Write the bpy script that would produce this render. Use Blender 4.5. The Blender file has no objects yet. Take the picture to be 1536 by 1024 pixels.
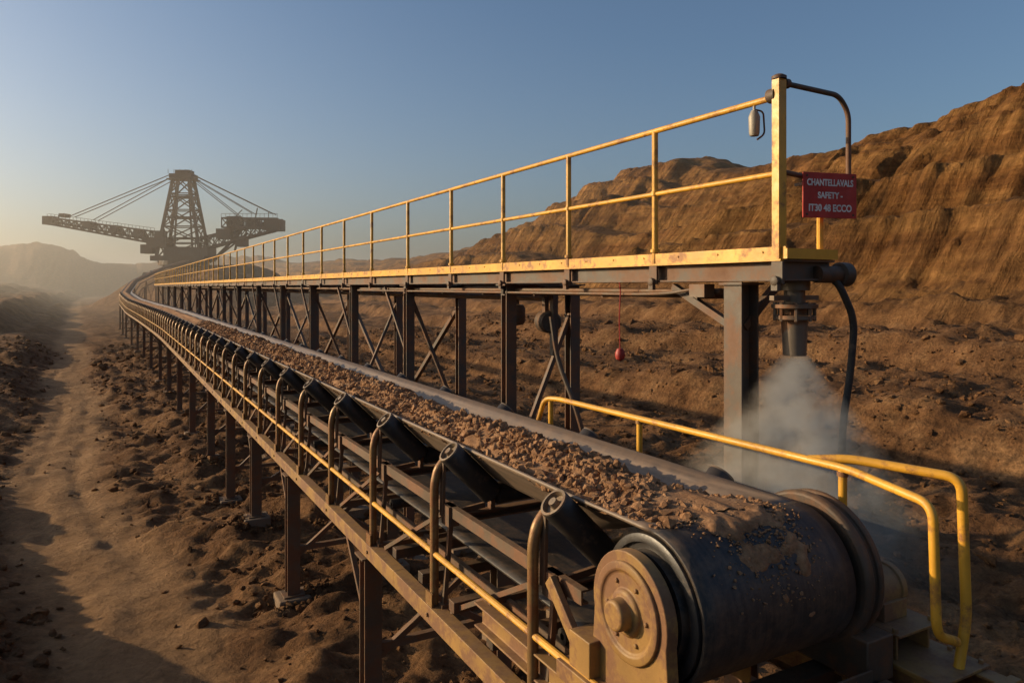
import bpy, math, random
import numpy as np
from mathutils import Vector, Matrix
random.seed(7); np.random.seed(7)
EYE=6.5
SC=bpy.context.scene
COL=SC.collection

# ------------------------------------------------------------ noise
def _h(ix,iy,s):
    v=np.sin(ix*127.1+iy*311.7+s*74.7)*43758.5453
    return v-np.floor(v)
def vn(x,y,s=0):
    x=np.asarray(x,float); y=np.asarray(y,float)
    ix=np.floor(x); iy=np.floor(y); fx=x-ix; fy=y-iy
    fx=fx*fx*(3-2*fx); fy=fy*fy*(3-2*fy)
    a=_h(ix,iy,s);b=_h(ix+1,iy,s);c=_h(ix,iy+1,s);d=_h(ix+1,iy+1,s)
    return (a*(1-fx)+b*fx)*(1-fy)+(c*(1-fx)+d*fx)*fy
def fbm(x,y,o=4,s=0):
    r=0;a=.5;t=0
    x=np.asarray(x,float);y=np.asarray(y,float)
    for i in range(o):
        r=r+a*vn(x,y,s+i*13);t+=a;a*=.5
        x,y=x*1.6*.8+y*1.6*.6+3.1,-x*1.6*.6+y*1.6*.8+1.7
        x=x*1.25;y=y*1.25
    return r/t
def ss(a,b,x):
    t=np.clip((x-a)/(b-a),0,1); return t*t*(3-2*t)

# ------------------------------------------------------------ terrain
def track_x(Y): return np.interp(Y,[-50,13,30,62,120,200,400],[1.2,.3,-1.4,-2.6,-4.8,-7.5,-14])+.35*np.sin(np.asarray(Y)*.16)
def crestH(Y): return np.interp(Y,[-200,20,60,79,92,100,112,125,135,150,165,175,205,256,330,538,900,4000],[37,35,32,29.5,26.5,26,25,28,32,32,29,22,17.5,15.4,14,18,25,25])
def height(X,Y,detail=True):
    X=np.asarray(X,float);Y=np.asarray(Y,float)
    base=-6.3-.8*ss(10,50,Y)
    tx=track_x(Y); dx=X-tx
    tm=1-ss(.9,2.2,np.abs(dx)+.8*(fbm(X/1.5,Y/2,2,4)-.5))
    bank=ss(1.2,5,-dx)*(.1+1.1*(1-ss(14,34,Y))+2.0*ss(.3,.75,fbm(X/5,Y/8,3,5)))
    lw=ss(14,34,-dx)*(.6+4.5*ss(110,220,Y)*fbm(X/40,Y/60,3,8)*1.3)
    z=base+bank*.75+lw
    z+=.9*(fbm(X/3.2,Y/4,3,21)-.42)*ss(.8,2.5,dx)*(1-ss(14,22,X))
    w=ss(55,70,X)
    xs=X+18*(fbm(X/60,Y/34,3,31)-.5)+3.0*(fbm(X/9,Y/8,3,36)-.5)
    g1=np.abs(fbm(Y/7+X*.012,X/60,2,33)-.5)*2; g2=np.abs(fbm(Y/2.9+X*.015,X/40,3,34)-.5)*2
    xs=xs-4.0*g1*w-3.2*g2*w
    fr=np.interp(xs,[8,24,25.5,38,40,52,54,60,62,67.5,78,82.5,90,95,102,107,113,117,121,160],
                    [0,0,.04,.045,.085,.095,.14,.15,.19,.36,.375,.53,.545,.71,.72,.87,.88,.985,1,.97])
    z=z+(crestH(Y)+6.5)*fr
    z+=.9*(fbm(X/14,Y/14,4,40)-.5)*ss(14,36,X)
    z+=4.5*(fbm(X/22,Y/22,4,42)-.5)*ss(90,118,X)
    z+=1.4*(fbm(X/3.3,Y/3.3,4,44)-.5)*ss(20,50,X)*(1-ss(150,200,Y))
    z+=1.0*(fbm(X/2.2,Y/2.2,3,46)-.5)*ss(10,18,X)*(1-ss(60,90,X))
    d=np.sqrt(((X-30)/30)**2+((Y-285)/60)**2)
    z+=13.5*(1-ss(.35,1.35,d+ .3*(fbm(X/15,Y/15,3,50)-.5)))
    far=ss(560,640,Y+120*(fbm(X/120,Y/200,3,55)-.5))
    z+=far*(25+9*ss(10,40,-X+10*fbm(Y/50,X/50,2,56)))*(.85+.3*fbm(X/90,Y/150,3,57))*(1-ss(60,150,X))
    z+=ss(105,112,Y+6*fbm(X/8,Y/8,2,58))*ss(6,12,-dx)*(2.0+2*fbm(X/12,Y/30,3,59))
    if detail:
        rough=1-.85*tm
        near=1-ss(60,140,np.hypot(X,Y))
        z+=rough*near*(.55*(fbm(X/1.3,Y/1.3,3,61)-.5)+.42*(fbm(X/.42,Y/.42,3,63)-.5))
        z+=tm*.16*(fbm(X/.5,Y/1.6,3,66)-.5)*near
        rut=np.exp(-((np.abs(dx+.25*(fbm(Y/2.5,X/9,2,67)-.5))-.62)/.2)**2)
        z-=.09*rut*near*ss(.25,.6,fbm(X/2,Y/3,2,68))
    return z

def new_mesh_obj(name,verts,faces,mat=None,parent=None,smooth=False):
    me=bpy.data.meshes.new(name)
    verts=np.asarray(verts,dtype=np.float32); faces=np.asarray(faces,dtype=np.int32)
    k=faces.shape[1]
    me.vertices.add(len(verts)); me.vertices.foreach_set('co',verts.ravel())
    me.loops.add(faces.size); me.loops.foreach_set('vertex_index',faces.ravel())
    me.polygons.add(len(faces)); me.polygons.foreach_set('loop_start',np.arange(0,faces.size,k,dtype=np.int32))
    me.polygons.foreach_set('loop_total',np.full(len(faces),k,dtype=np.int32))
    me.polygons.foreach_set('use_smooth',np.full(len(faces),smooth))
    me.update(calc_edges=True)
    if mat: me.materials.append(mat)
    ob=bpy.data.objects.new(name,me); COL.objects.link(ob)
    if parent: ob.parent=parent
    return ob

# ------------------------------------------------------------ materials
def nodes(name):
    m=bpy.data.materials.new(name); m.use_nodes=True
    nt=m.node_tree; b=nt.nodes['Principled BSDF']
    return m,nt,b
def N(nt,t,**kw):
    n=nt.nodes.new(t)
    for k,v in kw.items(): setattr(n,k,v)
    return n
def noise(nt,vec,scale,detail=6,rough=.6):
    n=N(nt,'ShaderNodeTexNoise'); n.inputs['Scale'].default_value=scale; n.inputs['Detail'].default_value=detail; n.inputs['Roughness'].default_value=rough
    nt.links.new(vec,n.inputs['Vector']); return n.outputs['Fac']
def ramp(nt,fac,stops):
    r=N(nt,'ShaderNodeValToRGB'); e=r.color_ramp.elements
    while len(e)<len(stops): e.new(.5)
    for i,(p,c) in enumerate(stops):
        e[i].position=p; e[i].color=(*c,1) if len(c)==3 else c
    nt.links.new(fac,r.inputs['Fac']); return r.outputs['Color']
def mixc(nt,fac,a,b,mode='MIX'):
    m=N(nt,'ShaderNodeMix',data_type='RGBA',blend_type=mode)
    for s,v in ((m.inputs[0],fac),(m.inputs[6],a),(m.inputs[7],b)):
        if isinstance(v,(int,float)): s.default_value=v
        elif isinstance(v,tuple): s.default_value=(*v,1)
        else: nt.links.new(v,s)
    return m.outputs[2]
def bump(nt,b,h,st=.5,dist=.02):
    n=N(nt,'ShaderNodeBump'); n.inputs['Strength'].default_value=st; n.inputs['Distance'].default_value=dist
    nt.links.new(h,n.inputs['Height']); nt.links.new(n.outputs[0],b.inputs['Normal'])
def g3(v): return (v,v,v)

def weathered(name,base,rust=(.10,.045,.02),dust=(.22,.14,.08),wear=.5,metal=0.0,rough=.5,scale=3,dustamt=.6,grime=.35):
    m,nt,b=nodes(name)
    tc=N(nt,'ShaderNodeTexCoord').outputs['Object']
    n1=noise(nt,tc,scale,8,.7); n2=noise(nt,tc,scale*6,6,.7); n3=noise(nt,tc,scale*.45,4,.6)
    c0=mixc(nt,1.0,base,ramp(nt,n3,[(.3,g3(.65)),(.7,g3(1.1))]),'MULTIPLY')
    f=ramp(nt,n1,[(wear-.05,g3(1)),(wear+.06,g3(0))])
    c=mixc(nt,f,c0,mixc(nt,n2,rust,tuple(x*2.1 for x in rust)))
    geo=N(nt,'ShaderNodeNewGeometry'); sp=N(nt,'ShaderNodeSeparateXYZ'); nt.links.new(geo.outputs['Normal'],sp.inputs[0])
    mr=N(nt,'ShaderNodeMapRange'); mr.inputs[1].default_value=.1; mr.inputs[2].default_value=1; mr.inputs[4].default_value=dustamt
    nt.links.new(sp.outputs[2],mr.inputs[0])
    mm=N(nt,'ShaderNodeMath',operation='MULTIPLY'); nt.links.new(mr.outputs[0],mm.inputs[0])
    nt.links.new(ramp(nt,n2,[(.3,g3(.2)),(.65,g3(1))]),mm.inputs[1])
    c=mixc(nt,mm.outputs[0],c,dust)
    c=mixc(nt,ramp(nt,n1,[(.45,g3(0)),(.75,g3(grime))]),c,tuple(x*.6 for x in dust))
    nt.links.new(c,b.inputs['Base Color'])
    b.inputs['Metallic'].default_value=metal
    r=ramp(nt,n1,[(.3,g3(min(1,rough+.3))),(.7,g3(rough))]); nt.links.new(r,b.inputs['Roughness'])
    bump(nt,b,n2,.4,.006)
    return m
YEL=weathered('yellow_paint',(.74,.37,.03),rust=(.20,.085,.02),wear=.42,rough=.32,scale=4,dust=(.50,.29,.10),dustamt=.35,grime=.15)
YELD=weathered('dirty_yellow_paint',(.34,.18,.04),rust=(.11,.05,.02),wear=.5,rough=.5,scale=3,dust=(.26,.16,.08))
STEEL=weathered('weathered_steel',(.06,.043,.03),rust=(.075,.035,.016),wear=.48,rough=.48,scale=2.5,metal=.2,dust=(.20,.125,.07))
STEELL=weathered('painted_brown_steel',(.12,.08,.05),rust=(.10,.045,.02),wear=.5,rough=.46,scale=2,metal=.1,dust=(.24,.15,.085))
WSTEEL=weathered('walkway_steel',(.085,.062,.044),rust=(.09,.042,.02),wear=.5,rough=.5,scale=2,dust=(.18,.115,.07))
GALV=weathered('post_steel',(.29,.165,.06),rust=(.13,.055,.02),wear=.47,rough=.32,scale=5,metal=.3,dust=(.28,.18,.1),dustamt=.4)
RUB=weathered('black_rubber',(.018,.017,.017),rust=(.05,.035,.025),wear=.40,rough=.48,scale=3,dust=(.16,.11,.07),dustamt=.35)
ROLL=weathered('idler_steel',(.028,.026,.026),rust=(.06,.038,.024),wear=.40,rough=.3,scale=5,metal=.15,dust=(.14,.10,.065),dustamt=.3)
CAP=weathered('roller_cap_steel',(.24,.18,.12),rust=(.10,.055,.03),wear=.42,rough=.35,scale=7,metal=.3,dustamt=.3)
REDM=weathered('red_sign_paint',(.50,.028,.014),rust=(.18,.045,.02),wear=.36,rough=.45,scale=7,dust=(.3,.12,.07),dustamt=.2,grime=.08)
WHT=weathered('white_sign_paint',(.82,.76,.68),rust=(.45,.2,.12),wear=.34,rough=.5,scale=14,dustamt=.1,grime=.05)
EXC=weathered('machine_paint',(.12,.08,.05),rust=(.08,.045,.025),wear=.5,rough=.6,scale=.3,dust=(.2,.14,.09))
CONC=weathered('concrete',(.18,.12,.075),rust=(.13,.085,.05),wear=.5,rough=.8,scale=2)

def belt_mat():
    m,nt,b=nodes('belt_rubber')
    tc=N(nt,'ShaderNodeTexCoord').outputs['Object']
    mp=N(nt,'ShaderNodeMapping'); mp.inputs['Scale'].default_value=(16,.3,16); nt.links.new(tc,mp.inputs[0])
    n1=noise(nt,mp.outputs[0],1.0,6,.6); n2=noise(nt,tc,5,6,.7)
    c=ramp(nt,n1,[(.3,(.085,.06,.042)),(.5,(.155,.112,.08)),(.7,(.24,.175,.125))])
    c=mixc(nt,ramp(nt,n2,[(.4,g3(0)),(.7,g3(.6))]),c,(.22,.14,.085))
    nt.links.new(c,b.inputs['Base Color']); b.inputs['Roughness'].default_value=.5
    bump(nt,b,n2,.2,.01); return m
BELT=belt_mat()
def drum_mat():
    m,nt,b=nodes('belt_on_drum')
    tc=N(nt,'ShaderNodeTexCoord').outputs['Object']
    mp=N(nt,'ShaderNodeMapping'); mp.inputs['Scale'].default_value=(30,1.2,1.2); nt.links.new(tc,mp.inputs[0])
    n1=noise(nt,mp.outputs[0],1.0,5,.6); n2=noise(nt,tc,9,7,.75)
    c=ramp(nt,n1,[(.35,(.018,.017,.017)),(.65,(.045,.037,.031))])
    c=mixc(nt,ramp(nt,n2,[(.45,g3(0)),(.7,g3(.65))]),c,(.13,.082,.05))
    nt.links.new(c,b.inputs['Base Color']); b.inputs['Roughness'].default_value=.5
    b.inputs['Specular IOR Level'].default_value=.4
    bump(nt,b,n2,.25,.01); return m
DRUM=drum_mat()
def ore_mat():
    m,nt,b=nodes('ore_rock')
    tc=N(nt,'ShaderNodeTexCoord').outputs['Object']
    n1=noise(nt,tc,3.5,6,.7); n2=noise(nt,tc,30,8,.75)
    c=ramp(nt,n1,[(.3,(.19,.095,.045)),(.5,(.30,.16,.08)),(.72,(.42,.245,.13))])
    c=mixc(nt,.7,c,ramp(nt,n2,[(.3,g3(.4)),(.5,g3(.95)),(.7,g3(1.3))]),'MULTIPLY')
    nt.links.new(c,b.inputs['Base Color']); b.inputs['Roughness'].default_value=.95
    b.inputs['Specular IOR Level'].default_value=.2
    bump(nt,b,n2,.8,.02); return m
ORE=ore_mat()
def earth_mat():
    m,nt,b=nodes('earth')
    tc=N(nt,'ShaderNodeTexCoord').outputs['Object']
    at=N(nt,'ShaderNodeAttribute',attribute_name='track').outputs['Fac']
    ht=N(nt,'ShaderNodeAttribute',attribute_name='hill').outputs['Fac']
    n0=noise(nt,tc,.05,6,.65); n1=noise(nt,tc,.6,8,.7); n2=noise(nt,tc,6,8,.75)
    c=ramp(nt,n1,[(.3,(.105,.048,.02)),(.5,(.205,.10,.042)),(.7,(.33,.18,.08))])
    c=mixc(nt,1.0,c,ramp(nt,n2,[(.3,g3(.4)),(.55,g3(1)),(.75,g3(1.5))]),'MULTIPLY')
    ct=ramp(nt,n1,[(.3,(.26,.14,.062)),(.7,(.42,.245,.12))])
    ct=mixc(nt,1.0,ct,ramp(nt,n2,[(.3,g3(.65)),(.7,g3(1.15))]),'MULTIPLY')
    c=mixc(nt,at,c,ct)
    mp=N(nt,'ShaderNodeMapping'); mp.inputs['Scale'].default_value=(.03,.5,.05); nt.links.new(tc,mp.inputs[0])
    st=noise(nt,mp.outputs[0],1,8,.72)
    mp2=N(nt,'ShaderNodeMapping'); mp2.inputs['Scale'].default_value=(.03,.03,.42); nt.links.new(tc,mp2.inputs[0])
    sr=noise(nt,mp2.outputs[0],1,6,.65)
    ch=ramp(nt,sr,[(.28,(.19,.078,.025)),(.45,(.36,.162,.05)),(.58,(.50,.25,.08)),(.75,(.33,.145,.052))])
    ch=mixc(nt,1.0,ch,ramp(nt,st,[(.3,g3(.55)),(.5,g3(.95)),(.7,g3(1.2))]),'MULTIPLY')
    ch=mixc(nt,1.0,ch,ramp(nt,n0,[(.3,g3(.65)),(.7,g3(1.25))]),'MULTIPLY')
    ch=mixc(nt,1.0,ch,ramp(nt,n1,[(.3,g3(.5)),(.7,g3(1.3))]),'MULTIPLY')
    geo=N(nt,'ShaderNodeNewGeometry'); sp=N(nt,'ShaderNodeSeparateXYZ'); nt.links.new(geo.outputs['True Normal'],sp.inputs[0])
    flat=ramp(nt,sp.outputs[2],[(.80,g3(0)),(.95,g3(.8))])
    ch=mixc(nt,flat,ch,c)
    c=mixc(nt,ht,c,ch)
    nt.links.new(c,b.inputs['Base Color']); b.inputs['Roughness'].default_value=.95
    b.inputs['Specular IOR Level'].default_value=.15
    ad=N(nt,'ShaderNodeMath',operation='MULTIPLY_ADD'); nt.links.new(n2,ad.inputs[0]); ad.inputs[1].default_value=.3; nt.links.new(n1,ad.inputs[2])
    b1=N(nt,'ShaderNodeBump'); b1.inputs['Strength'].default_value=1.0; b1.inputs['Distance'].default_value=.5; nt.links.new(ad.outputs[0],b1.inputs['Height'])
    n5=noise(nt,tc,.22,8,.7)
    h2=N(nt,'ShaderNodeMath',operation='ADD'); nt.links.new(st,h2.inputs[0]); nt.links.new(n5,h2.inputs[1])
    hs=N(nt,'ShaderNodeMath',operation='MULTIPLY'); nt.links.new(h2.outputs[0],hs.inputs[0]); nt.links.new(ht,hs.inputs[1])
    b2=N(nt,'ShaderNodeBump'); b2.inputs['Strength'].default_value=1.0; b2.inputs['Distance'].default_value=3.2
    nt.links.new(hs.outputs[0],b2.inputs['Height']); nt.links.new(b1.outputs[0],b2.inputs['Normal'])
    nt.links.new(b2.outputs[0],b.inputs['Normal'])
    return m
EARTH=earth_mat()

# ------------------------------------------------------------ ground mesh
ux=np.linspace(-math.asinh(2500/8),math.asinh(2500/8),720); gx=4+8*np.sinh(ux)
gx=np.concatenate([gx[gx<50],np.arange(50,135,.6),gx[gx>135.5]])
uy=np.linspace(-math.asinh(200/8),math.asinh(4000/8),950); gy=12+8*np.sinh(uy)
gy=np.concatenate([gy[gy<60],np.arange(60,165,.65),gy[gy>165.5]])
nx,ny=len(gx),len(gy)
GX,GY=np.meshgrid(gx,gy)
GZ=height(GX,GY)
V=np.stack([GX,GY,GZ],-1).reshape(-1,3)
idx=np.arange(nx*ny).reshape(ny,nx)
F=np.stack([idx[:-1,:-1],idx[:-1,1:],idx[1:,1:],idx[1:,:-1]],-1).reshape(-1,4)
cx=V[F].mean(1)
tmask=(np.abs(V[:,0]-track_x(V[:,1]))+ 1.3*(fbm(V[:,0]/.9,V[:,1]/1.5,3,71)-.5))
trk=(1-ss(.8,2.1,tmask))*(V[:,1]<400)
hil=ss(45,75,V[:,0]+16*(fbm(V[:,0]/12,V[:,1]/12,3,73)-.5))
ft=(trk[F].mean(1)>.5); fh=(cx[:,0]>60)&~ft
def sub(name,mask):
    f=F[mask]; u,inv=np.unique(f,return_inverse=True)
    ob=new_mesh_obj(name,V[u],inv.reshape(-1,4),EARTH,smooth=True)
    for an,arr in (('track',trk),('hill',hil)):
        a=ob.data.attributes.new(an,'FLOAT','POINT'); a.data.foreach_set('value',arr[u].astype(np.float32))
    return ob
sub('ground',~ft&~fh); sub('dirt_track',ft); sub('quarry_hillside',fh)

# ------------------------------------------------------------ rocks helper
import bmesh
def ico(sub):
    bm=bmesh.new(); bmesh.ops.create_icosphere(bm,subdivisions=sub,radius=1)
    v=np.array([x.co[:] for x in bm.verts]); f=np.array([[q.index for q in p.verts] for p in bm.faces]); bm.free(); return v,f
I1=ico(1); I2=ico(2)
def rocks(name,pos,size,mat,parent=None,hi=False,squash=.75):
    v,f=I2 if hi else I1
    n=len(pos); nv=len(v)
    k=np.random.randint(0,24,n)
    base=[]
    for j in range(24):
        w=v.copy()
        for q in range(7):
            d=np.random.randn(3); d/=np.linalg.norm(d); lim=random.uniform(.45,.8)
            t=w@d; w=w-np.outer(np.clip(t-lim,0,None),d)
        w=w*(1+.14*np.random.randn(nv,1)); w=w*np.array([1,random.uniform(.6,1),random.uniform(.5,.85)])
        base.append(w)
    base=np.array(base)
    W=base[k]*np.asarray(size)[:,None,None]
    q=np.random.randn(n,4); q/=np.linalg.norm(q,axis=1,keepdims=True)
    a,b,c,d=q.T
    R=np.stack([1-2*(c*c+d*d),2*(b*c-a*d),2*(b*d+a*c),2*(b*c+a*d),1-2*(b*b+d*d),2*(c*d-a*b),2*(b*d-a*c),2*(c*d+a*b),1-2*(b*b+c*c)],-1).reshape(n,3,3)
    W=np.einsum('nij,nvj->nvi',R,W); W[:,:,2]*=squash
    W+=np.asarray(pos)[:,None,:]
    FF=(f[None]+ (np.arange(n)*nv)[:,None,None]).reshape(-1,3)
    return new_mesh_obj(name,W.reshape(-1,3),FF,mat,parent)
n=52000
Y=2+95*np.random.rand(n)**1.6; X=-14+62*np.random.rand(n)
dt=np.abs(X-track_x(Y)); keep=(np.random.rand(n)<.05+.95*ss(.9,2.6,dt))&(np.random.rand(n)<.2+1.0*fbm(X/3,Y/3,3,80))
X=X[keep];Y=Y[keep]; S=np.clip(.045*np.exp(.65*np.random.randn(len(X))),.02,.40)*(1+.01*np.hypot(X,Y))
rk=rocks('loose_rocks',np.stack([X,Y,height(X,Y)+S*.15],-1),S,EARTH)
for an in('track','hill'): rk.data.attributes.new(an,'FLOAT','POINT')
n=150; X=-3.4+2.7*np.random.rand(n); Y=8.5+9*np.random.rand(n); S=.05+.2*np.random.rand(n)**2.2
rk=rocks('boulders',np.stack([X,Y,height(X,Y)+S*.2],-1),S,EARTH,hi=True)
for an in('track','hill'): rk.data.attributes.new(an,'FLOAT','POINT')

# ------------------------------------------------------------ builder
class B:
    def __init__(s): s.v=[]; s.f=[]
    def add(s,vs,fs):
        o=len(s.v); s.v+= [tuple(p) for p in vs]; s.f+=[tuple(i+o for i in f) for f in fs]
    def box(s,x0,x1,y0,y1,z0,z1):
        s.add([(x0,y0,z0),(x1,y0,z0),(x1,y1,z0),(x0,y1,z0),(x0,y0,z1),(x1,y0,z1),(x1,y1,z1),(x0,y1,z1)],
              [(0,3,2,1),(4,5,6,7),(0,1,5,4),(1,2,6,5),(2,3,7,6),(3,0,4,7)])
    def frame(s,a,b,up=(0,0,1)):
        a=Vector(a);b=Vector(b); d=(b-a); L=d.length; d.normalize(); up=Vector(up)
        if abs(d.dot(up))>.98: up=Vector((0,1,0))
        x=d.cross(up).normalized(); z=x.cross(d).normalized(); return a,b,x,z
    def beam(s,a,b,w,h,up=(0,0,1)):
        a,b,x,z=s.frame(a,b,up); vs=[]
        for p in(a,b):
            for i,j in((-1,-1),(1,-1),(1,1),(-1,1)): vs.append(p+x*i*w/2+z*j*h/2)
        s.add(vs,[(0,1,2,3),(7,6,5,4),(0,4,5,1),(1,5,6,2),(2,6,7,3),(3,7,4,0)])
    def prof(s,a,b,poly,up=(0,0,1)):
        a,b,x,z=s.frame(a,b,up); n=len(poly); vs=[]
        for p in(a,b): vs+=[p+x*i+z*j for i,j in poly]
        s.add(vs,[tuple(range(n)),tuple(range(2*n-1,n-1,-1))]+[(i,i+n,(i+1)%n+n,(i+1)%n) for i in range(n)])
    def ib(s,a,b,w,h,t=.02,up=(0,0,1)):
        W=w/2;H=h/2;T=t/2
        s.prof(a,b,[(-W,-H),(W,-H),(W,-H+t),(T,-H+t),(T,H-t),(W,H-t),(W,H),(-W,H),(-W,H-t),(-T,H-t),(-T,-H+t),(-W,-H+t)],up)
    def ch(s,a,b,w,h,t=.018,up=(0,0,1)):
        W=w/2;H=h/2
        s.prof(a,b,[(-W,-H),(W,-H),(W,-H+t),(-W+t,-H+t),(-W+t,H-t),(W,H-t),(W,H),(-W,H)],up)
    def tube(s,pts,r,seg=10,close=True):
        pts=[Vector(p) for p in pts]; rings=[]; prev=None
        for i,p in enumerate(pts):
            d=(pts[min(i+1,len(pts)-1)]-pts[max(i-1,0)]).normalized()
            if prev is None:
                u=Vector((0,0,1)) if abs(d.z)<.9 else Vector((0,1,0)); x=d.cross(u).normalized()
            else: x=(prev-d*prev.dot(d)).normalized()
            prev=x; z=d.cross(x)
            rr=r[i] if isinstance(r,(list,tuple)) else r
            rings.append([p+(x*math.cos(t)+z*math.sin(t))*rr for t in [2*math.pi*k/seg for k in range(seg)]])
        vs=[q for R in rings for q in R]; fs=[]
        for i in range(len(pts)-1):
            for k in range(seg):
                fs.append((i*seg+k,i*seg+(k+1)%seg,(i+1)*seg+(k+1)%seg,(i+1)*seg+k))
        if close: fs+=[tuple(range(seg-1,-1,-1)),tuple((len(pts)-1)*seg+k for k in range(seg))]
        s.add(vs,fs)
    def lathe(s,c,axis,prof,seg=40):
        c=Vector(c);ax=Vector(axis).normalized(); pts=[c+ax*d for d,r in prof]
        u=Vector((0,0,1)) if abs(ax.z)<.9 else Vector((0,1,0)); x=ax.cross(u).normalized(); z=ax.cross(x)
        vs=[];n=len(prof)
        for p,(d,r) in zip(pts,prof):
            vs+=[p+(x*math.cos(t)+z*math.sin(t))*max(r,1e-4) for t in [2*math.pi*k/seg for k in range(seg)]]
        fs=[(i*seg+k,i*seg+(k+1)%seg,(i+1)*seg+(k+1)%seg,(i+1)*seg+k) for i in range(n-1) for k in range(seg)]
        s.add(vs,fs)
    def obj(s,name,mat,parent=None,smooth=True,bevel=0,loc=None):
        me=bpy.data.meshes.new(name); me.from_pydata(s.v,[],s.f); me.update()
        bm=bmesh.new(); bm.from_mesh(me); bmesh.ops.recalc_face_normals(bm,faces=bm.faces); bm.to_mesh(me); bm.free()
        me.materials.append(mat)
        ob=bpy.data.objects.new(name,me); COL.objects.link(ob)
        if parent: ob.parent=parent
        if smooth:
            me.polygons.foreach_set('use_smooth',[True]*len(me.polygons))
            try: me.set_sharp_from_angle(angle=math.radians(35))
            except Exception: pass
        if bevel:
            mo=ob.modifiers.new('bevel','BEVEL'); mo.width=bevel; mo.segments=2; mo.limit_method='ANGLE'; mo.harden_normals=False
        return ob
def empty(name,loc=(0,0,0),rot=0):
    e=bpy.data.objects.new(name,None); COL.objects.link(e); e.location=loc; e.rotation_euler=(0,0,rot); e.empty_display_size=.3; return e
def rnd(pts,r=.12,n=5):
    P=[Vector(p) for p in pts]; out=[P[0]]
    for i in range(1,len(P)-1):
        a=(P[i-1]-P[i]);b=(P[i+1]-P[i]); k=min(r,a.length*.45,b.length*.45)
        s=P[i]+a.normalized()*k; e=P[i]+b.normalized()*k
        for j in range(n+1):
            t=j/n; out.append(s*(1-t)**2+P[i]*2*t*(1-t)+e*t*t)
    out.append(P[-1]); return out
def gz(x,y): return float(height(np.array([x]),np.array([y]))[0])

# conveyor centre line
KY=np.array([-5,4.25,60,85,110,140,175,215,250,262]); KX=np.array([4.27,4.27,4.27,3.8,2.9,2.3,4.6,12,20,23]); KZ=np.array([-1.8,-1.8,-1.8,-1.8,-1.6,-.9,1.4,5,8,9])
yy=np.linspace(-5,262,1200); kx=np.interp(yy,KY,KX); kz=np.interp(yy,KY,KZ)
ker=np.hanning(81); ker/=ker.sum()
def smo(a): 
    p=np.pad(a,40,mode='edge'); return np.convolve(p,ker,'valid')
kxs=smo(kx); kzs=smo(kz)
def C(Y,dx=0,dz=0):
    x=float(np.interp(Y,yy,kxs)); z=float(np.interp(Y,yy,kzs))
    sl=(float(np.interp(Y+1,yy,kxs))-float(np.interp(Y-1,yy,kxs)))/2
    n=Vector((1,-sl,0)).normalized()
    return Vector((x,Y,z))+n*dx+Vector((0,0,dz))

conv=empty('belt_conveyor')
PY=4.25; PR=.55
Ys=list(np.arange(PY,8,.15))+list(np.arange(8,60,1.0))+list(np.arange(60,258,3.0))
prof0=[(-.775,0),(-.70,-.07),(-.45,-.325),(-.37,-.40),(-.28,-.44),(0,-.45),(.28,-.44),(.37,-.40),(.45,-.325),(.70,-.07),(.775,0)]
PA=[a for a,_ in prof0]; PC=[c for _,c in prof0]
v=[];f=[]
for Y in Ys:
    k=float(ss(PY,PY+1.5,Y))
    for dx,dz in prof0: v.append(C(Y,dx,dz*k-.004))
m_=len(prof0)
for i in range(len(Ys)-1):
    for j in range(m_-1): f.append((i*m_+j,i*m_+j+1,(i+1)*m_+j+1,(i+1)*m_+j))
b=B(); b.add(v,f); o=b.obj('carrying_belt',BELT,conv); mo=o.modifiers.new('s','SOLIDIFY'); mo.thickness=.028; mo.offset=0
v=[];f=[];S=40
dxs=np.linspace(-.775,.775,13)
for i in range(S+1):
    t=math.pi*i/S
    for dx in dxs: v.append((4.27+dx,PY-PR*math.sin(t),-1.8-PR+PR*math.cos(t)-.004))
for Y in (8,20,40,60): 
    for dx in dxs: v.append((4.27+dx,Y,-1.8-2*PR-.004+ .02*(Y>7)))
for i in range(S+4):
    for j in range(12): f.append((i*13+j,i*13+j+1,(i+1)*13+j+1,(i+1)*13+j))
b=B(); b.add(v,f); o=b.obj('belt_wrap',DRUM,conv); mo=o.modifiers.new('s','SOLIDIFY'); mo.thickness=.028; mo.offset=0
b=B()
zc=-1.8-PR; xl=4.27-.775; xr=4.27+.775
b.lathe((xl,PY,zc),(-1,0,0),[(-1.6,.1),(-1.6,PR-.03),(.02,PR-.03),(.03,PR-.05),(.03,PR-.09),(.0,PR-.1),(.0,PR-.14),(.06,PR-.15),(.06,PR-.2),(.02,PR-.22),(.02,.2),(.02,.08),(.16,.08)],56)
b.lathe((xr,PY,zc),(1,0,0),[(0,PR-.03),(.06,PR-.04),(.06,PR-.1),(.02,PR-.12),(.02,.1)],56)
b.obj('drum',ROLL,conv)
b=B()
def plate(b,x0,x1,R,zb,hw):
    pts=[(PY-hw,zb)]+[(PY-R*math.cos(t),zc+R*math.sin(t)) for t in np.linspace(-.25,math.pi+.25,28)]+[(PY+hw,zb)]
    n=len(pts); vs=[(x0,y,z) for y,z in pts]+[(x1,y,z) for y,z in pts]
    b.add(vs,[tuple(range(n)),tuple(range(2*n-1,n-1,-1))]+[(i,i+n,(i+1)%n+n,(i+1)%n) for i in range(n)])
plate(b,3.28,3.38,.43,-3.0,.46)
b.lathe((3.285,PY,zc),(-1,0,0),[(0,.36),(.03,.36),(.035,.34),(.035,.30),(.015,.28),(.015,.17),(.04,.16),(.05,.14),(.05,.115),(.13,.11),(.145,.095),(.145,0)],36)
for t in np.linspace(0,2*math.pi,7)[:-1]:
    b.lathe((3.27,PY+.225*math.cos(t),zc+.225*math.sin(t)),(-1,0,0),[(0,.02),(.018,.02),(.018,0)],6)
b.box(3.14,3.44,PY-.62,PY+.75,-3.12,-2.98)
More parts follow.
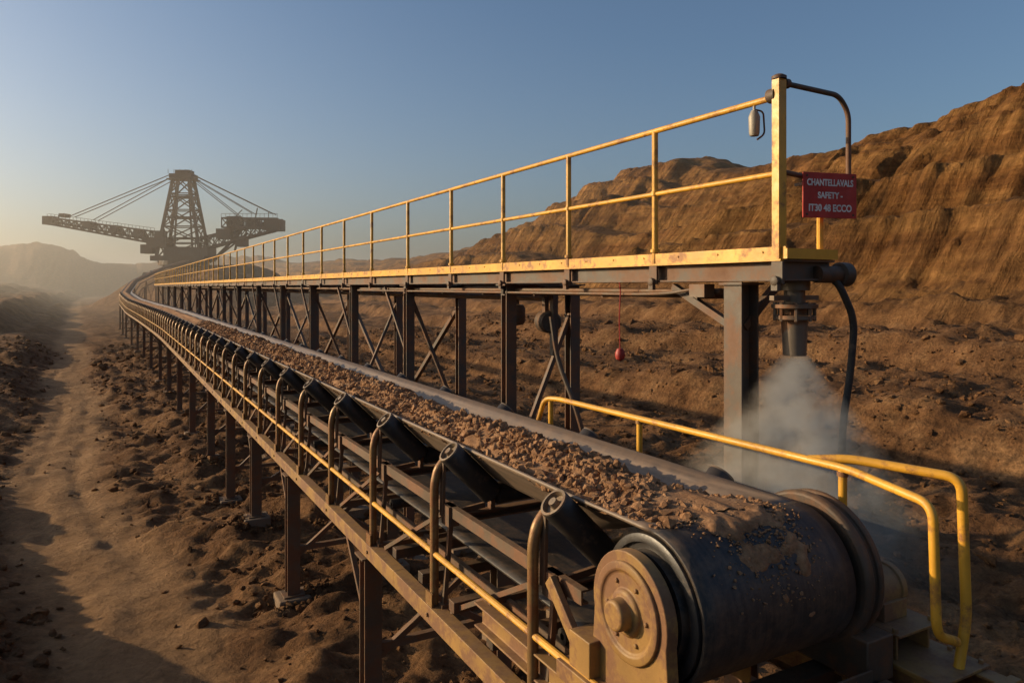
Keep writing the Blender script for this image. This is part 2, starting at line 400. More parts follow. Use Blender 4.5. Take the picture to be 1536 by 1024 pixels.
b.box(3.18,3.40,PY-.5,PY-.3,-2.98,-2.76); b.box(3.18,3.40,PY+.34,PY+.62,-2.98,-2.70)
b.ib((3.28,2.6,-3.26),(3.28,6.6,-3.26),.2,.24)
b.box(3.14,3.42,PY-.45,PY+.45,-4.9,-3.4)
b.beam((3.24,PY+.5,-2.9),(3.24,PY+1.0,-2.45),.06,.12)
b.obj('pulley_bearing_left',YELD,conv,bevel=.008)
b=B()
b.lathe((5.12,PY,zc),(1,0,0),[(0,.30),(0,.60),(.03,.62),(.08,.62),(.09,.57),(.15,.57),(.16,.61),(.21,.61),(.24,.55),(.27,.40),(.36,.38),(.40,.33),(.40,.13),(.52,.12),(.52,0)],48)
b.box(5.13,5.45,PY-.6,PY+.7,-3.1,-2.75)
b.beam((5.3,PY+.45,-2.8),(5.3,PY+.45,-1.95),.16,.2,(0,1,0))
b.lathe((5.50,PY+.05,-2.02),(1,-.2,0),[(0,.02),(0,.10),(.16,.10),(.2,.06),(.2,0)],20)
for t in np.linspace(0,2*math.pi,13)[:-1]:
    b.lathe((5.37,PY+.48*math.cos(t),zc+.48*math.sin(t)),(1,0,0),[(0,.025),(.03,.025),(.03,0)],6)
b.obj('drive_housing_right',STEEL,conv,bevel=.012)
b=B()
b.ib((5.60,PY-1.15,-3.17),(5.60,PY+1.6,-3.17),.16,.26,.025); b.ib((6.06,PY-1.15,-3.17),(6.06,PY+1.2,-3.17),.16,.26,.025)
b.ch((5.5,PY-1.12,-3.17),(6.2,PY-1.12,-3.17),.08,.262,.02)
b.box(5.50,6.16,PY-.95,PY+.5,-3.038,-3.012)
for x in(5.56,5.98): b.box(x,x+.025,PY-.55,PY+.1,-3.01,-2.80)
b.box(5.50,6.04,PY-.62,PY+.2,-2.80,-2.775)
b.lathe((5.52,PY-.22,-2.57),(1,0,0),[(0,0),(0,.17),(.04,.20),(.08,.20),(.08,.175),(.34,.175),(.34,.195),(.40,.195),(.43,.15),(.43,.06),(.5,.05),(.5,0)],28)
b.box(5.60,5.9,PY-.42,PY-.02,-2.775,-2.62)
b.ib((5.3,2.6,-3.26),(5.3,9,-3.26),.2,.24)
b.ib((5.62,PY-.9,-3.3),(5.62,PY-.9,-6.6),.2,.2); b.ib((6.05,PY-.9,-3.3),(6.05,PY-.9,-6.6),.2,.2); b.beam((5.62,PY-.9,-5.2),(6.05,PY-.9,-3.5),.07,.07)
b.box(5.45,5.75,PY-.1,PY+.45,-5.6,-3.36)
for y in(PY-.56,PY+.14):
    for x in(5.53,6.0): b.lathe((x,y,-2.775),(0,0,1),[(0,.025),(.035,.025),(.035,0)],6)
for y in np.arange(PY-.9,PY+.5,.25): b.lathe((6.12,y,-3.012),(0,0,1),[(0,.022),(.03,.022),(.03,0)],6)
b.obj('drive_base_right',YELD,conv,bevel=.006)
b=B()
b.beam((3.3,PY-.7,-3.1),(5.3,PY-.7,-3.1),.12,.1); b.beam((3.3,PY-.15,-3.22),(5.3,PY-.15,-3.22),.2,.18)
b.beam((3.4,PY-.62,-3.02),(5.15,PY-.62,-3.02),.02,.14)
for Y in (5.5,6.3,7.2,8.1,9.0): b.beam((3.2,Y,-3.42),(5.4,Y,-3.42),.14,.12)
b.obj('under_drum_frame',STEEL,conv,bevel=.006)

PYs=[5.35+2.2*i for i in range(0,62)]
posts=B(); rollers=B(); caps=B(); fr=B(); low=B(); mid=B()
for i,Y in enumerate(PYs):
    seg=14 if Y<30 else 8
    g=C(Y)
    def q(dx,dz,dy=0): return C(Y+dy,dx,dz)
    pts=[q(-1.07,-1.80,.12),q(-1.07,-.62,.12),q(-1.07,-.42,.12),q(-1.03,-.26,.12),q(-.95,-.17,.12)]
    posts.tube(rnd(pts,.1,4),.05,12 if Y<30 else 6)
    posts.beam(q(-1.13,-1.72,.03),q(-1.13,-1.72,.21),.02,.2)
    for sgn in(-1,1):
        a=q(sgn*.975,-.025,-.05); e=q(sgn*.43,-.57,-.05); d=(a-e).normalized(); L=(a-e).length
        r=.136
        rollers.lathe(e,d,[(0,.05),(0,r-.02),(.02,r),(L-.03,r),(L-.012,r-.008),(L-.012,r-.02)],seg*2)
        caps.lathe(e,d,[(L-.02,r-.004),(L-.002,r-.006),(L+.0,r-.028),(L-.05,r-.04),(L-.05,.045),(L+.01,.038),(L+.01,0)],seg*2)
    rollers.lathe(q(-.37,-.59),(1,0,0),[(0,.04),(0,.1),(.02,.125),(.72,.125),(.74,.1),(.74,.04)],seg)
    fr.ch(q(-.95,-.80),q(.95,-.80),.12,.1)
    for sgn in(-1,1):
        fr.beam(q(sgn*.99,-.78,.08),q(sgn*.98,-.16,.08),.03,.09,(0,1,0))
        fr.beam(q(sgn*.41,-.76),q(sgn*.41,-.60),.05,.09,(0,1,0))
        fr.beam(q(sgn*.92,-.74),q(sgn*.5,-.7),.04,.06)
    fr.box(g.x-.99,g.x-.86,Y-.10,Y+.10,g.z-.86,g.z-.64)
    fr.beam(q(-1.05,-1.78),q(1.1,-1.78),.1,.1)
    fr.beam(q(-.92,-.82),q(-1.0,-1.74),.05,.05); fr.beam(q(.95,-.82),q(1.0,-1.74),.08,.08)
    if i%2==0:
        rollers.lathe(q(-.85,-1.22),(1,0,0),[(0,.03),(0,.07),(1.7,.07),(1.7,.03)],seg)
    if Y<60:
        fr.beam(q(-1.0,-1.30,1.1),q(1.0,-1.30,1.1),.06,.06)
        fr.beam(q(-.92,-.76,.15),q(-1.0,-1.74,2.0),.035,.05)
posts.obj('guard_posts',GALV,conv); rollers.obj('idler_rollers',ROLL,conv); caps.obj('roller_caps',CAP,conv)
def longi(B_,meth,dx,dz,Y0,Y1,*a,step=None):
    Yl=[Y0]+[y for y in np.arange(math.ceil(Y0/4.4)*4.4,Y1,4.4)]+[Y1]
    for a0,a1 in zip(Yl[:-1],Yl[1:]): getattr(B_,meth)(C(a0,dx,dz),C(a1+.001,dx,dz),*a)
longi(fr,'ch',-.92,-.70,4.9,141,.07,.12); longi(fr,'ch',.95,-.72,4.9,255,.08,.14)
longi(fr,'beam',-.80,-1.34,4.9,60,.05,.08); longi(fr,'beam',.9,-1.34,4.9,60,.05,.08)
longi(low,'ch',-1.07,-1.87,3.3,141,.16,.2); longi(low,'ch',1.1,-1.87,5,255,.14,.2)
for Y in PYs[:30]:
    p=C(Y,-1.155,-1.87); low.lathe((p.x+.002,Y+.12,p.z),(-1,0,0),[(0,.025),(.02,.025),(.02,0)],6)
pts=[C(Y,-1.07,-1.2) for Y in np.arange(3.8,141,2.2)]; mid.tube(pts,.032,10)
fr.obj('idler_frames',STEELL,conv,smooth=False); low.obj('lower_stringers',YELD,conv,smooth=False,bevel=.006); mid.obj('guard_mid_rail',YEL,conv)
legs=B(); pads=B()
LY=[4.6,10.1,15.2,19.5,24,29,36,43,51,60,70,80,90,100,112,124,136,150,165,180,196,212,228,244]
for i,Y in enumerate(LY):
    for dx in(-1.03,1.06):
        if Y<8 and dx<0: continue
        p=C(Y,dx,-1.98); g=gz(p.x,p.y)
        w=.25 if Y<60 else .22
        legs.ib(p,(p.x,p.y,g-.3),w,w,.022,(0,1,0))
        legs.box(p.x-.2,p.x+.2,p.y-.2,p.y+.2,g+.10,g+.13)
        pads.box(p.x-.32,p.x+.32,p.y-.32,p.y+.32,g-.5,g+.10)
        legs.box(p.x-.18,p.x+.18,p.y-.18,p.y+.18,p.z-.03,p.z-.003)
        if dx<0:
            legs.beam((p.x,p.y+.12,p.z-1.1),(p.x+.02,p.y+1.25,p.z-.02),.07,.07)
    a=C(Y,-1.0,-2.15); c=C(Y,1.03,-2.15); ga=gz(a.x,a.y)
    legs.beam(a,(c.x,c.y,ga+.8),.09,.09); legs.beam(c,(a.x,a.y,ga+.8),.085,.085)
    legs.beam((a.x,a.y,ga+1.0),(c.x,c.y,ga+1.0),.1,.1)
legs.obj('trestle_legs',STEELL,conv,smooth=False); pads.obj('footings',CONC,conv,smooth=False,bevel=.03)
hp=[];hs=[]
for Y in LY[1:12]:
    for dx in(-1.03,1.06):
        p=C(Y,dx); n=90; a=np.random.rand(n)*6.28; r=.28+.5*np.random.rand(n)
        X=p.x+r*np.cos(a); Yb=p.y+r*np.sin(a); s=.04+.12*np.random.rand(n)**2
        hp.append(np.stack([X,Yb,height(X,Yb)+.05*np.random.rand(n)],-1)); hs.append(s)
rk=rocks('footing_rubble',np.concatenate(hp),np.concatenate(hs),EARTH)
for an in('track','hill'): rk.data.attributes.new(an,'FLOAT','POINT')

# ------------------------------------------------------------ ore
def orethick(u,Y):
    t=-.06-.16*np.clip((u+.3)/.7,0,1.2)+.17*np.exp(-((u+.08)/.38)**2)
    return t+.08*(fbm((u+4.27)/.2,Y/.26,3,90)-.5)*2+.06*(fbm((u+4.27)/.8,Y/1.1,2,91)-.5)*2
orep=empty('crushed_ore')
xs=np.linspace(-.71,.52,44); ysn=np.concatenate([np.arange(PY,40,.06),np.arange(40,255,1.5)])
U,YY=np.meshgrid(xs,ysn)
T=orethick(U,YY); K=ss(PY,PY+1.5,YY); BZ=np.interp(U,PA,PC)*K
T=T*K+(1-K)*(.03+.06*fbm((U+9)/.12,YY/.12,3,92))*np.clip(1-np.abs(U)/.72,0,1)
ed=np.clip(np.minimum(U-xs[0],xs[-1]-U)/.1,0,1)
ZZ=np.where(T>BZ,BZ+(T-BZ)*ed,BZ-.02)-.02*(1-ed)
CX=np.array([C(y).x for y in ysn]); CZ=np.array([C(y).z for y in ysn])
vv=np.stack([CX[:,None]+U,YY,CZ[:,None]+ZZ],-1).reshape(-1,3)
Lx=len(xs); idx=np.arange(len(ysn)*Lx).reshape(len(ysn),Lx)
FF=np.stack([idx[:-1,:-1],idx[:-1,1:],idx[1:,1:],idx[1:,:-1]],-1).reshape(-1,4)
new_mesh_obj('ore_bed',vv,FF,ORE,orep,smooth=True)
ts=np.linspace(0,1.75,70); U2,T2=np.meshgrid(np.linspace(-.6,.62,80),ts)
cov=(.70-.26*T2-.40*(np.abs(U2-.08*T2)/.6)**2)
h=(fbm((U2+5)/.16,T2/.28,4,95)-(1-cov))*.16
h=np.clip(h,-.02,.04)
Rr_=PR+.010+h
vv=np.stack([4.27+U2,PY-Rr_*np.sin(T2),zc+Rr_*np.cos(T2)],-1).reshape(-1,3)
idx=np.arange(70*80).reshape(70,80); FF=np.stack([idx[:-1,:-1],idx[:-1,1:],idx[1:,1:],idx[1:,:-1]],-1).reshape(-1,4)
new_mesh_obj('fines_on_drum',vv,FF,ORE,orep,smooth=True)
def ore_pts(n,y0,y1,p):
    Y=y0+(y1-y0)*np.random.rand(n)**p; u=-.11+.31*np.random.randn(n); u=np.clip(u,-.72,.49)
    k=ss(PY,PY+1.5,Y); bz=np.interp(u,PA,PC)*k
    t=orethick(u,Y)*k
    c=np.array([[C(y).x,C(y).z] for y in Y])
    return np.stack([c[:,0]+u,Y,c[:,1]+np.maximum(t,bz)],-1)
P=ore_pts(13000,PY,38,1.5); S=np.clip(.024*np.exp(.5*np.random.randn(len(P))),.010,.08)*np.where(P[:,1]>15,1.5,1)
rocks('ore_lumps',P+S[:,None]*np.array([0,0,.25]),S,ORE,orep,squash=.9)
P=ore_pts(1300,PY+.6,18,1.2); S=.03+.05*np.random.rand(len(P))
rocks('ore_large_lumps',P+S[:,None]*np.array([0,0,.15]),S,ORE,orep,hi=True,squash=.9)
n=2200; t=np.random.rand(n)**1.5*1.5; u=.26*np.random.randn(n)+.08*t
S=np.clip(.010*np.exp(.5*np.random.randn(n)),.005,.025); R=PR+.012+S*.4
keep=(np.random.rand(n)<np.exp(-t*1.3))&(np.abs(u)<.6)
P=np.stack([4.27+u,PY-R*np.sin(t),zc+R*np.cos(t)],-1)[keep]
rocks('ore_over_drum',P,S[keep],ORE,orep)

# ------------------------------------------------------------ walkway
ww=empty('elevated_walkway')
XL,XR=6.0,6.75; W0=5.27; W1=128
wy=[5.27,7.22,9.2,11.28,13.5,15.95,18.6]+[18.6+2.6*i for i in range(1,42)]
b=B()
b.ib((XL+.08,W0,.17),(XL+.08,W1,.17),.16,.22,.02); b.ib((XR-.08,W0,.17),(XR-.08,W1,.17),.16,.22,.02)
b.ib((XL,W0-.0,.171),(XR,W0-.0,.171),.16,.215,.02)
for Y in np.arange(6.2,W1,1.3): b.beam((XL+.1,Y,.2),(XR-.1,Y,.2),.06,.1)
for Y in wy: 
    b.box(XL-.035,XL-.002,Y-.07,Y+.07,.03,.26)
b.obj('deck_beams',WSTEEL,ww,smooth=False)
b=B()
for i in range(11): 
    x=XL+.03+i*(XR-XL-.06)/10; b.beam((x,W0-.06,.305),(x,W1,.305),.012,.045)
for Y in np.arange(W0,40,.15): b.beam((XL+.02,Y,.31),(XR-.02,Y,.31),.012,.03)
b.obj('deck_grating',STEEL,ww,smooth=False)
b=B()
b.box(XL-.02,XL,W0-.1,W1,.285,.41)
b.box(XL-.02,XR+.0,W0-.12,W0-.1,.285,.39)
b.box(XL-.05,XL+.02,W0-.06,W1,.262,.284)
for y in np.arange(W0+.2,60,.65):
    b.lathe((XL-.02,y,.36),(-1,0,0),[(0,.012),(.012,.012),(.012,0)],6)
b.obj('toe_board',YEL,ww,smooth=False)
b=B()
b.tube([(XL,W0+.02,1.95),(XL,W1,1.95)],.034,12); b.tube([(XL,W0+.05,1.16),(XL,W1,1.16)],.03,12)
for i,Y in enumerate(wy):
    if Y>W1: break
    if i==0: b.beam((XL,Y,.28),(XL,Y,2.12),.11,.09,(0,1,0))
    else:
        b.tube([(XL,Y,.27),(XL,Y,1.95)],.038,10)
        b.lathe((XL,Y,1.14),(0,0,1),[(0,.04),(0,.052),(.05,.052),(.05,.04)],12)
        b.lathe((XL,Y,.43),(0,0,1),[(0,.04),(0,.06),(.04,.06),(.04,.04)],12)
b.tube([(6.62,W0,.3),(6.62,W0,.86)],.035,10)
b.obj('yellow_railing',YEL,ww)
b=B()
for i,Y in enumerate(wy):
    b.lathe((XL-.03,Y,.06),(-1,0,0),[(0,.05),(.05,.05),(.06,.03),(.06,0)],12)
    b.beam((XL-.05,Y,-.04),(XL-.05,Y,.06),.05,.08,(0,1,0))
b.lathe((XL,W0+.02,1.97),(0,1,0),[(0,.02),(0,.075),(.1,.075),(.12,.05),(.12,0)],20)
b.lathe((XL,W0,2.12),(0,0,1),[(0,.075),(.03,.075),(.05,.04),(.05,0)],16)
b.lathe((XL+.07,W0,2.09),(1,0,0),[(0,.02),(0,.05),(.06,.05),(.06,.02)],16)
b.tube(rnd([(XL+.02,W0,2.09),(6.92,W0,2.07),(7.08,W0,1.9),(7.08,W0,1.16),(6.95,W0,1.1),(XL+.05,W0,1.18)],.22,7),.028,12)
b.obj('end_loop_rail',WSTEEL,ww)
b=B(); p2=B()
SY=[5.9,11.3,16.2,20.6,25.5,30.5,36,42,48,55,62,70,78,87,97,108,119]
for i,Y in enumerate(SY):
    for X in(6.12,7.45):
        if i==0 and X>7: continue
        g=gz(X,Y); w=.26 if i==0 else .2
        b.ib((X,Y,.05 if X<7 else -.05),(X,Y,g-.3),w,w,.022,(1,0,0) if i==0 else (0,1,0)); p2.box(X-.35,X+.35,Y-.35,Y+.35,g-.5,g+.12)
        b.box(X-.17,X+.17,Y-.17,Y+.17,.02,.045)
    if i: 
        b.ib((6.0,Y,-.06),(7.6,Y,-.06),.14,.18,.02)
        if i%2==0: b.beam((6.2,Y,-.3),(7.4,Y,-3.2),.08,.08)
        else: b.beam((7.4,Y,-.5),(6.2,Y,-3.2),.075,.075)
        b.beam((6.1,Y,-3.3),(7.5,Y,-3.3),.1,.12)
        if i+1<len(SY):
            Y2=SY[i+1]
            if i%2==0: b.beam((7.45,Y,-.4),(7.45,Y2,-3.6),.1,.1)
            elif i>1: b.beam((7.44,Y,-3.6),(7.44,Y2,-.4),.1,.1)
            b.beam((7.46,Y,-3.6),(7.46,Y2,-3.6),.1,.1)
            if i>1: b.beam((6.12,Y,-1.7),(6.12,Y+1.7,-.02),.06,.06)
b.ib((7.45,11.3,-.02),(7.45,119,-.02),.14,.18,.02)
b.beam((6.12,5.9,-.5),(6.12,7.0,.0),.08,.08)
b.beam((6.15,5.9,-.45),(6.7,5.9,.04),.08,.08)
b.obj('support_columns',WSTEEL,ww,smooth=False); p2.obj('column_footings',CONC,ww,smooth=False)
b=B()
for x,z,r in((6.22,-.06,.035),(6.38,-.09,.05),(6.55,-.05,.03),(6.9,-.2,.06)): b.tube([(x,6.3 if x<6.8 else 11,z),(x,W1,z)],r,8)
b.tube(rnd([(6.05,6.5,-.02),(5.98,6.9,-.08),(6.05,7.6,-.1),(6.05,20,-.1)],.3),.02,8)
for Y in np.arange(6.6,60,1.9): b.beam((6.1,Y,-.13),(6.7,Y,-.13),.05,.03)
b.box(6.0,6.16,6.35,6.6,-.12,.03)
b.obj('under_deck_pipes',STEELL,ww)
b=B()
b.lathe((6.9,12.4,-.75),(0,0,1),[(0,.0),(.02,.12),(.08,.16),(.34,.16),(.4,.12),(.42,0)],20); b.tube([(6.9,12.4,-.35),(6.9,12.4,-.1)],.04)
b.lathe((6.75,10.9,-.62),(.3,1,0),[(0,0),(0,.17),(.05,.2),(.45,.2),(.5,.16),(.5,0)],20); b.beam((6.75,11.1,-.45),(6.75,11.1,0),.08,.1)
b.beam((6.8,10.9,-1.2),(6.8,10.9,-.1),.1,.12,(0,1,0))
b.tube(rnd([(6.5,10.5,-.5),(6.55,10.4,-1.2),(6.7,9.9,-2.2),(6.9,9.7,-3.6)],.6,8),.04,10)
b.obj('valves_and_tanks',STEEL,ww)

e=empty('floodlight'); b=B()
b.tube([(6.0,5.60,1.93),(6.0,5.60,1.86)],.015); b.lathe((6.0,5.60,1.60),(0,0,1),[(0,.0),(0,.045),(.03,.055),(.20,.06),(.24,.045),(.27,.03),(.27,0)],20)
b.obj('lamp_body',weathered('aluminium',(.4,.36,.3),wear=.35,metal=.5),e)
b=B(); b.tube(rnd([(6.0,5.60,1.88),(6.08,5.55,1.86),(6.1,5.55,1.62),(6.02,5.58,1.56)],.06,4),.010,8); b.obj('lamp_bracket',STEEL,e)

e=empty('warning_sign',(6.58,5.12,.95),math.radians(-14)); b=B(); b.box(-.325,.325,-.008,.008,-.235,.235); b.obj('sign_panel',REDM,e,smooth=False,bevel=.004)
for i,(t,s,z,w) in enumerate((('CHANTELLAVALS',.095,.10,.56),('SAFETY -',.09,-.03,.3),('IT30 48 ECCO',.10,-.165,.52))):
    cu=bpy.data.curves.new('text','FONT'); cu.body=t; cu.size=s; cu.align_x='CENTER'; cu.extrude=.001; cu.offset=.003
    ob=bpy.data.objects.new('lettering_%d'%(i+1),cu); COL.objects.link(ob); ob.parent=e; ob.location=(0,-.0105,z); ob.rotation_euler=(math.pi/2,0,0)
    bpy.context.view_layer.update(); ob.scale=(w/max(ob.dimensions.x,.01),1,1); cu.materials.append(WHT)
b=B()
for x in(-.28,.28):
    for z in(-.2,.2): b.lathe((x,-.008,z),(0,-1,0),[(0,.012),(.006,.012),(.006,0)],8)
b.beam((-.3,.025,.12),(.3,.025,.12),.03,.03); b.beam((-.3,.03,.12),(-.3,.15,.12),.03,.03); b.obj('sign_fixings',STEEL,e)

e=empty('spray_nozzle'); nxp,nyp=6.5,5.5; b=B()
b.lathe((nxp,nyp,.06),(0,0,-1),[(0,.0),(0,.16),(.1,.16),(.1,.11),(.24,.11),(.25,.24),(.29,.24),(.3,.12),(.36,.12),(.37,.21),(.41,.21),(.42,.14),(.6,.13),(.8,.12),(.8,.095),(.6,.09)],28)
for t in np.linspace(0,2*math.pi,9)[:-1]: b.lathe((nxp+.2*math.cos(t),nyp+.2*math.sin(t),-.17),(0,0,-1),[(0,.0),(0,.02),(.2,.02),(.2,0)],6)
b.beam((nxp-.35,nyp,-.12),(nxp+.35,nyp,-.12),.06,.05)
b.obj('nozzle_body',weathered('nozzle_steel',(.16,.13,.10),wear=.45,metal=.4,rough=.4),e)
b=B(); b.lathe((6.5,W0-.05,.13),(1,-.05,0),[(0,0),(0,.09),(.32,.09),(.33,.13),(.45,.13),(.46,0)],20); b.obj('nozzle_manifold',STEEL,e)
e=empty('rubber_hose'); b=B()
b.tube(rnd([(6.72,5.2,.12),(6.80,5.15,-.02),(7.02,5.15,-.35),(7.02,5.2,-.95),(6.95,5.25,-1.5),(6.95,5.25,-2.15)],.35,8),.038,12); b.obj('hose',RUB,e)
b=B(); b.tube([(6.93,5.26,-2.1),(6.93,5.26,-5.9)],.03,10); b.tube([(6.93,5.26,-2.0),(6.93,5.26,-2.25)],.05,10); b.obj('hose_standpipe',STEEL,e)
e=empty('emergency_pull_cord'); b=B()
b.tube(rnd([(5.99,7.94,.06),(6.0,7.93,-.05),(5.985,7.94,-.4),(6.0,7.94,-.86)],.2,6),.009,6)
b.tube([(5.96,7.9,-.01),(6.05,8.0,-.03)],.01,6)
b.lathe((6.0,7.94,-.82),(0,0,-1),[(0,.0),(.01,.04),(.05,.06),(.1,.07),(.15,.055),(.18,0)],18)
b.obj('cord_and_handle',weathered('red_plastic',(.36,.02,.012),wear=.36,rough=.4,dustamt=.2,grime=.1),e)

e=empty('yellow_handrail'); b=B()
b.tube(rnd([(5.42,9.25,-2.2),(5.46,9.0,-1.60),(5.5,8.7,-1.57),(5.5,4.1,-1.55),(5.36,3.28,-1.62),(5.36,3.25,-2.58),(5.7,3.30,-2.72),(5.85,3.4,-2.8)],.13,7),.036,14)
b.tube(rnd([(5.5,4.5,-1.55),(5.66,4.2,-1.5),(5.97,3.42,-1.53),(5.97,3.38,-2.62),(5.9,3.4,-3.02)],.12,7),.04,14)
for Y,zb in((8.9,-2.5),(6.9,-2.5),(4.15,-2.4)): b.tube([(5.5,Y,zb),(5.5,Y,-1.57)],.036,12)
b.obj('rail_tubes',YEL,e)
b=B()
for Y in(8.9,6.9): b.beam((5.5,Y,-2.5),(5.2,Y,-2.5),.06,.06); 
for Y in(8.9,6.9,4.15): b.lathe((5.5,Y,-1.62),(0,0,1),[(0,.036),(0,.047),(.04,.047),(.04,.036)],12)
b.obj('rail_brackets',YELD,e)

# ------------------------------------------------------------ distant mining machine
th=math.atan2(.480,.877)
ex=empty('bucket_wheel_excavator',(21.8,273,10.2),-th)
b=B()
def lat(b,p0,p1,n,w,r,ch=.3):
    for k in range(4): b.beam(p0[k],p1[k],ch,ch)
    P0=[Vector(p) for p in p0];P1=[Vector(p) for p in p1]
    for i in range(n):
        t0=i/n;t1=(i+1)/n
        for k in range(4):
            a=P0[k].lerp(P1[k],t0); c=P0[(k+1)%4].lerp(P1[(k+1)%4],t1); d=P0[(k+1)%4].lerp(P1[(k+1)%4],t0); a1=P0[k].lerp(P1[k],t1)
            b.beam(a,c,r,r); b.beam(a,d,r,r)
            if w: b.beam(d,a1,r,r)
lat(b,[(-7.5,-4,-1),(7.5,-4,-1),(7.5,4,-1),(-7.5,4,-1)],[(-2.6,-2,27),(2.6,-2,27),(2.6,2,27),(-2.6,2,27)],5,True,.34,.85)
b.beam((-1.5,-4,-1),(-.8,-2,27),.5,.5); b.beam((1.5,4,-1),(.8,2,27),.5,.5)
for z,h in((6,5.8),(13,4.6),(20,3.6)): b.box(-h,h,-2.6,2.6,z,z+.5)
b.box(-3.8,3.8,-2.6,2.6,26.6,28.0); b.box(-2.0,2.8,-2,2,28.0,29.3); b.box(-4.6,4.6,-2.8,2.8,26.0,26.4)
for x in(-4,-2,0,2,4): b.beam((x,-2.7,28.0),(x,-2.7,29.4),.12,.12)
lat(b,[(-7,-2.2,4.0),(-7,2.2,4.0),(-7,2.2,8.2),(-7,-2.2,8.2)],[(-46,-1.6,11.2),(-46,1.6,11.2),(-46,1.6,13.4),(-46,-1.6,13.4)],15,True,.26,.55)
b.box(-47,-43.5,-2,2,10.9,13.7); b.box(-41.5,-39.5,-1.8,1.8,13.4,14.6)
b.beam((-8,-2.6,4.3),(-45,-2.4,11.2),.9,.5); b.beam((-8,0,5.2),(-45,0,12.0),2.4,.7)
for x in(-16,-24,-33): b.box(x,x+2.2,-2.3,2.3,6.6-(x+16)*.17,9.4-(x+16)*.15)
for i in range(30):
    x=-9-i*1.25; z=8.2+(13.4-8.2)*(-7-x)/39; b.beam((x,-1.9,z),(x,-1.9,z+1.2),.1,.1)
b.beam((-9,-1.9,9.6),(-45,-1.7,14.5),.12,.12)
lat(b,[(5,-2.2,2),(5,2.2,2),(5,2.2,6),(5,-2.2,6)],[(33,-2,9.4),(33,2,9.4),(33,2,12.6),(33,-2,12.6)],9,True,.28,.55)
lat(b,[(14,-2.6,9.8),(14,2.6,9.8),(14,2.6,13),(14,-2.6,13)],[(33,-2.6,9.8),(33,2.6,9.8),(33,2.6,12.8),(33,-2.6,12.8)],7,True,.3,.5)
b.box(15.5,20,-2.3,2.3,10.2,13.6); b.box(22,25.5,-2.1,2.1,10.0,12.4); b.box(28.5,33.8,-3,3,8.8,12.6)
b.box(12,17,-2.5,2.5,6.0,9.4); b.box(18.5,21.5,-2,2,3.4,6.5)
for x,z in((18,3),(16,1),(22,4)): b.beam((9,0,-2),(x,0,z+4),.5,.5)
b.beam((20,0,13),(17.5,0,2),.6,.6); b.beam((20,0,9),(11,0,-1),.5,.5)
b.beam((24.5,0,13.2),(25.2,0,16.6),.3,.3); b.beam((29,0,13),(29,0,15.5),.2,.2); b.beam((17,0,13),(20,0,16),.25,.25)
for i in range(14): b.beam((14+i*1.45,-2.9,13.2),(14+i*1.45,-2.9,14.4),.1,.1)
b.beam((14,-2.9,14.4),(33,-2.9,14.4),.12,.12)
b.box(-10.5,-4,-4.5,2,3.0,6.4); b.box(-13,-9,-3.5,1,1.0,4.0); b.box(-9,9,-5,5,-1.5,.2); b.box(-5,5,-4,4,.2,3.2); b.box(5,10,-4,3,0,3.0)
b.box(-8,-5,-4,-1,6.4,8.6)
b.lathe((0,0,-1.5),(0,0,-1),[(0,8),(1.5,8),(1.6,6.5),(3.2,6.5),(3.2,7.5),(4.2,7.5),(4.2,0)],28)
for s in(-7,0,7):
    b.box(s-2,s+2,-9,9,-7.6,-5.4); b.lathe((s-2,9,-6.5),(1,0,0),[(0,0),(0,1.1),(4,1.1),(4,0)],16); b.lathe((s-2,-9,-6.5),(1,0,0),[(0,0),(0,1.1),(4,1.1),(4,0)],16)
b.box(-9,9,-5,5,-5.6,-4.8)
b.obj('superstructure',EXC,ex,smooth=False)
b=B()
for y in(-1.8,1.8):
    b.beam((-3,y,28),(-38,y*.8,13.6),.24,.24); b.beam((-3,y,27),(-30,y*.8,12.4),.22,.22)
    b.beam((3,y,28),(31,y,14.4),.24,.24); b.beam((3,y,27),(24,y,14.6),.22,.22); b.beam((3,y,26.4),(20,y,13),.22,.22)
b.obj('stay_cables',EXC,ex,smooth=False)

# ------------------------------------------------------------ haze and dust (real volumes)
def vol_mat(name,col,dens,g):
    m=bpy.data.materials.new(name); m.use_nodes=True; nt=m.node_tree; nt.nodes.clear()
    out=N(nt,'ShaderNodeOutputMaterial'); v=N(nt,'ShaderNodeVolumeScatter'); v.inputs['Color'].default_value=(*col,1); v.inputs['Density'].default_value=dens; v.inputs['Anisotropy'].default_value=g
    nt.links.new(v.outputs[0],out.inputs['Volume']); return m,nt,v
hm,_,_=vol_mat('haze',(1.0,.88,.72),.0012,.6)
b=B(); b.box(-450,420,80,1300,-14,34); b.obj('haze',hm,None,smooth=False)
dm,nt,vs=vol_mat('dust',(1,.84,.66),1,.15)
tc=N(nt,'ShaderNodeTexCoord').outputs['Object']; sp=N(nt,'ShaderNodeSeparateXYZ'); nt.links.new(tc,sp.inputs[0])
def M(op,a,b_=None,cl=False):
    n=N(nt,'ShaderNodeMath',operation=op); n.use_clamp=cl
    for i,x in enumerate((a,b_)):
        if x is None: continue
        if isinstance(x,(int,float)): n.inputs[i].default_value=x
        else: nt.links.new(x,n.inputs[i])
    return n.outputs[0]
t=M('MULTIPLY',sp.outputs[2],-1)
cxn=M('MULTIPLY',M('MULTIPLY',t,t),-.32)
cyn=M('MULTIPLY',M('MULTIPLY',t,t),-.20)
dx_=M('SUBTRACT',sp.outputs[0],cxn); dy_=M('SUBTRACT',sp.outputs[1],cyn)
r=M('SQRT',M('ADD',M('MULTIPLY',dx_,dx_),M('MULTIPLY',dy_,dy_)))
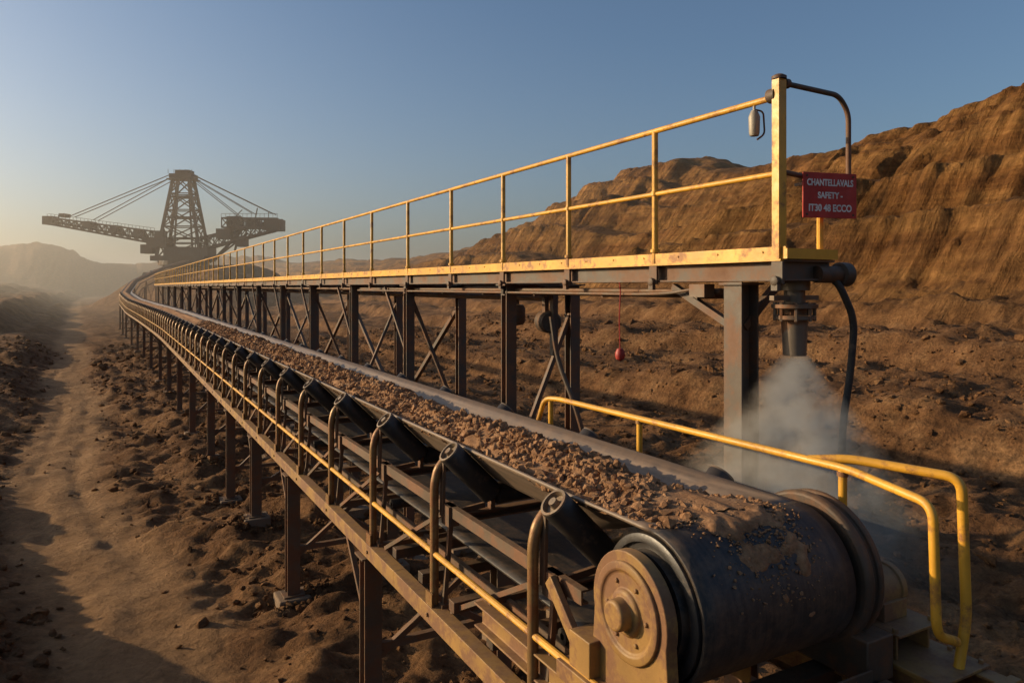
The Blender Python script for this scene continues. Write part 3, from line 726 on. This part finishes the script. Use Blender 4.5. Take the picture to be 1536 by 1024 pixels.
Rr=M('ADD',M('MULTIPLY',t,.85),.18)
fall=M('SUBTRACT',1,M('DIVIDE',r,Rr),True)
n1=noise(nt,tc,2.4,6,.7)
nz=M('MULTIPLY',M('SUBTRACT',n1,.38,True),9)
den=M('MULTIPLY',M('MULTIPLY',fall,nz),M('DIVIDE',5.0,M('ADD',M('MULTIPLY',t,1.5),.5)))
fade=M('SUBTRACT',1,M('POWER',M('DIVIDE',t,1.9),4),True)
den=M('MULTIPLY',den,fade)
nt.links.new(den,vs.inputs['Density'])
b=B(); b.box(-3.0,2.0,-2.6,1.8,-2.0,.02); o=b.obj('dust_cloud',dm,None,smooth=False); o.location=(6.5,5.5,-.76)

# ------------------------------------------------------------ light, sky, camera
sun_el=math.radians(15); az=math.atan2(-.79,.61)
w=bpy.data.worlds.new('World'); SC.world=w; w.use_nodes=True; nt=w.node_tree
bg=nt.nodes['Background']; sky=nt.nodes.new('ShaderNodeTexSky'); sky.sky_type='NISHITA'; sky.sun_disc=False
sky.sun_elevation=sun_el; sky.sun_rotation=az; sky.air_density=1.0; sky.dust_density=3.2; sky.ozone_density=3.0; sky.altitude=0
nt.links.new(sky.outputs[0],bg.inputs[0]); bg.inputs[1].default_value=.13
d=Vector((math.sin(az)*math.cos(sun_el),math.cos(az)*math.cos(sun_el),math.sin(sun_el)))
L=bpy.data.lights.new('sun','SUN'); L.energy=5.0; L.angle=math.radians(.6); L.color=(1,.76,.46)
so=bpy.data.objects.new('sun',L); COL.objects.link(so); so.rotation_euler=d.to_track_quat('Z','Y').to_euler(); so.location=(-30,20,30)
cam=bpy.data.cameras.new('camera'); co=bpy.data.objects.new('camera',cam); COL.objects.link(co); SC.camera=co
cam.sensor_width=36; cam.lens=36*1100/1536; cam.shift_y=-82/1536; cam.clip_end=9000; cam.clip_start=.05
co.rotation_euler=(math.pi/2,0,-th)
for o in COL.objects:
    if o.parent is None: o.location.z+=EYE
SC.view_settings.view_transform='Standard'; SC.view_settings.look='None'; SC.view_settings.exposure=0
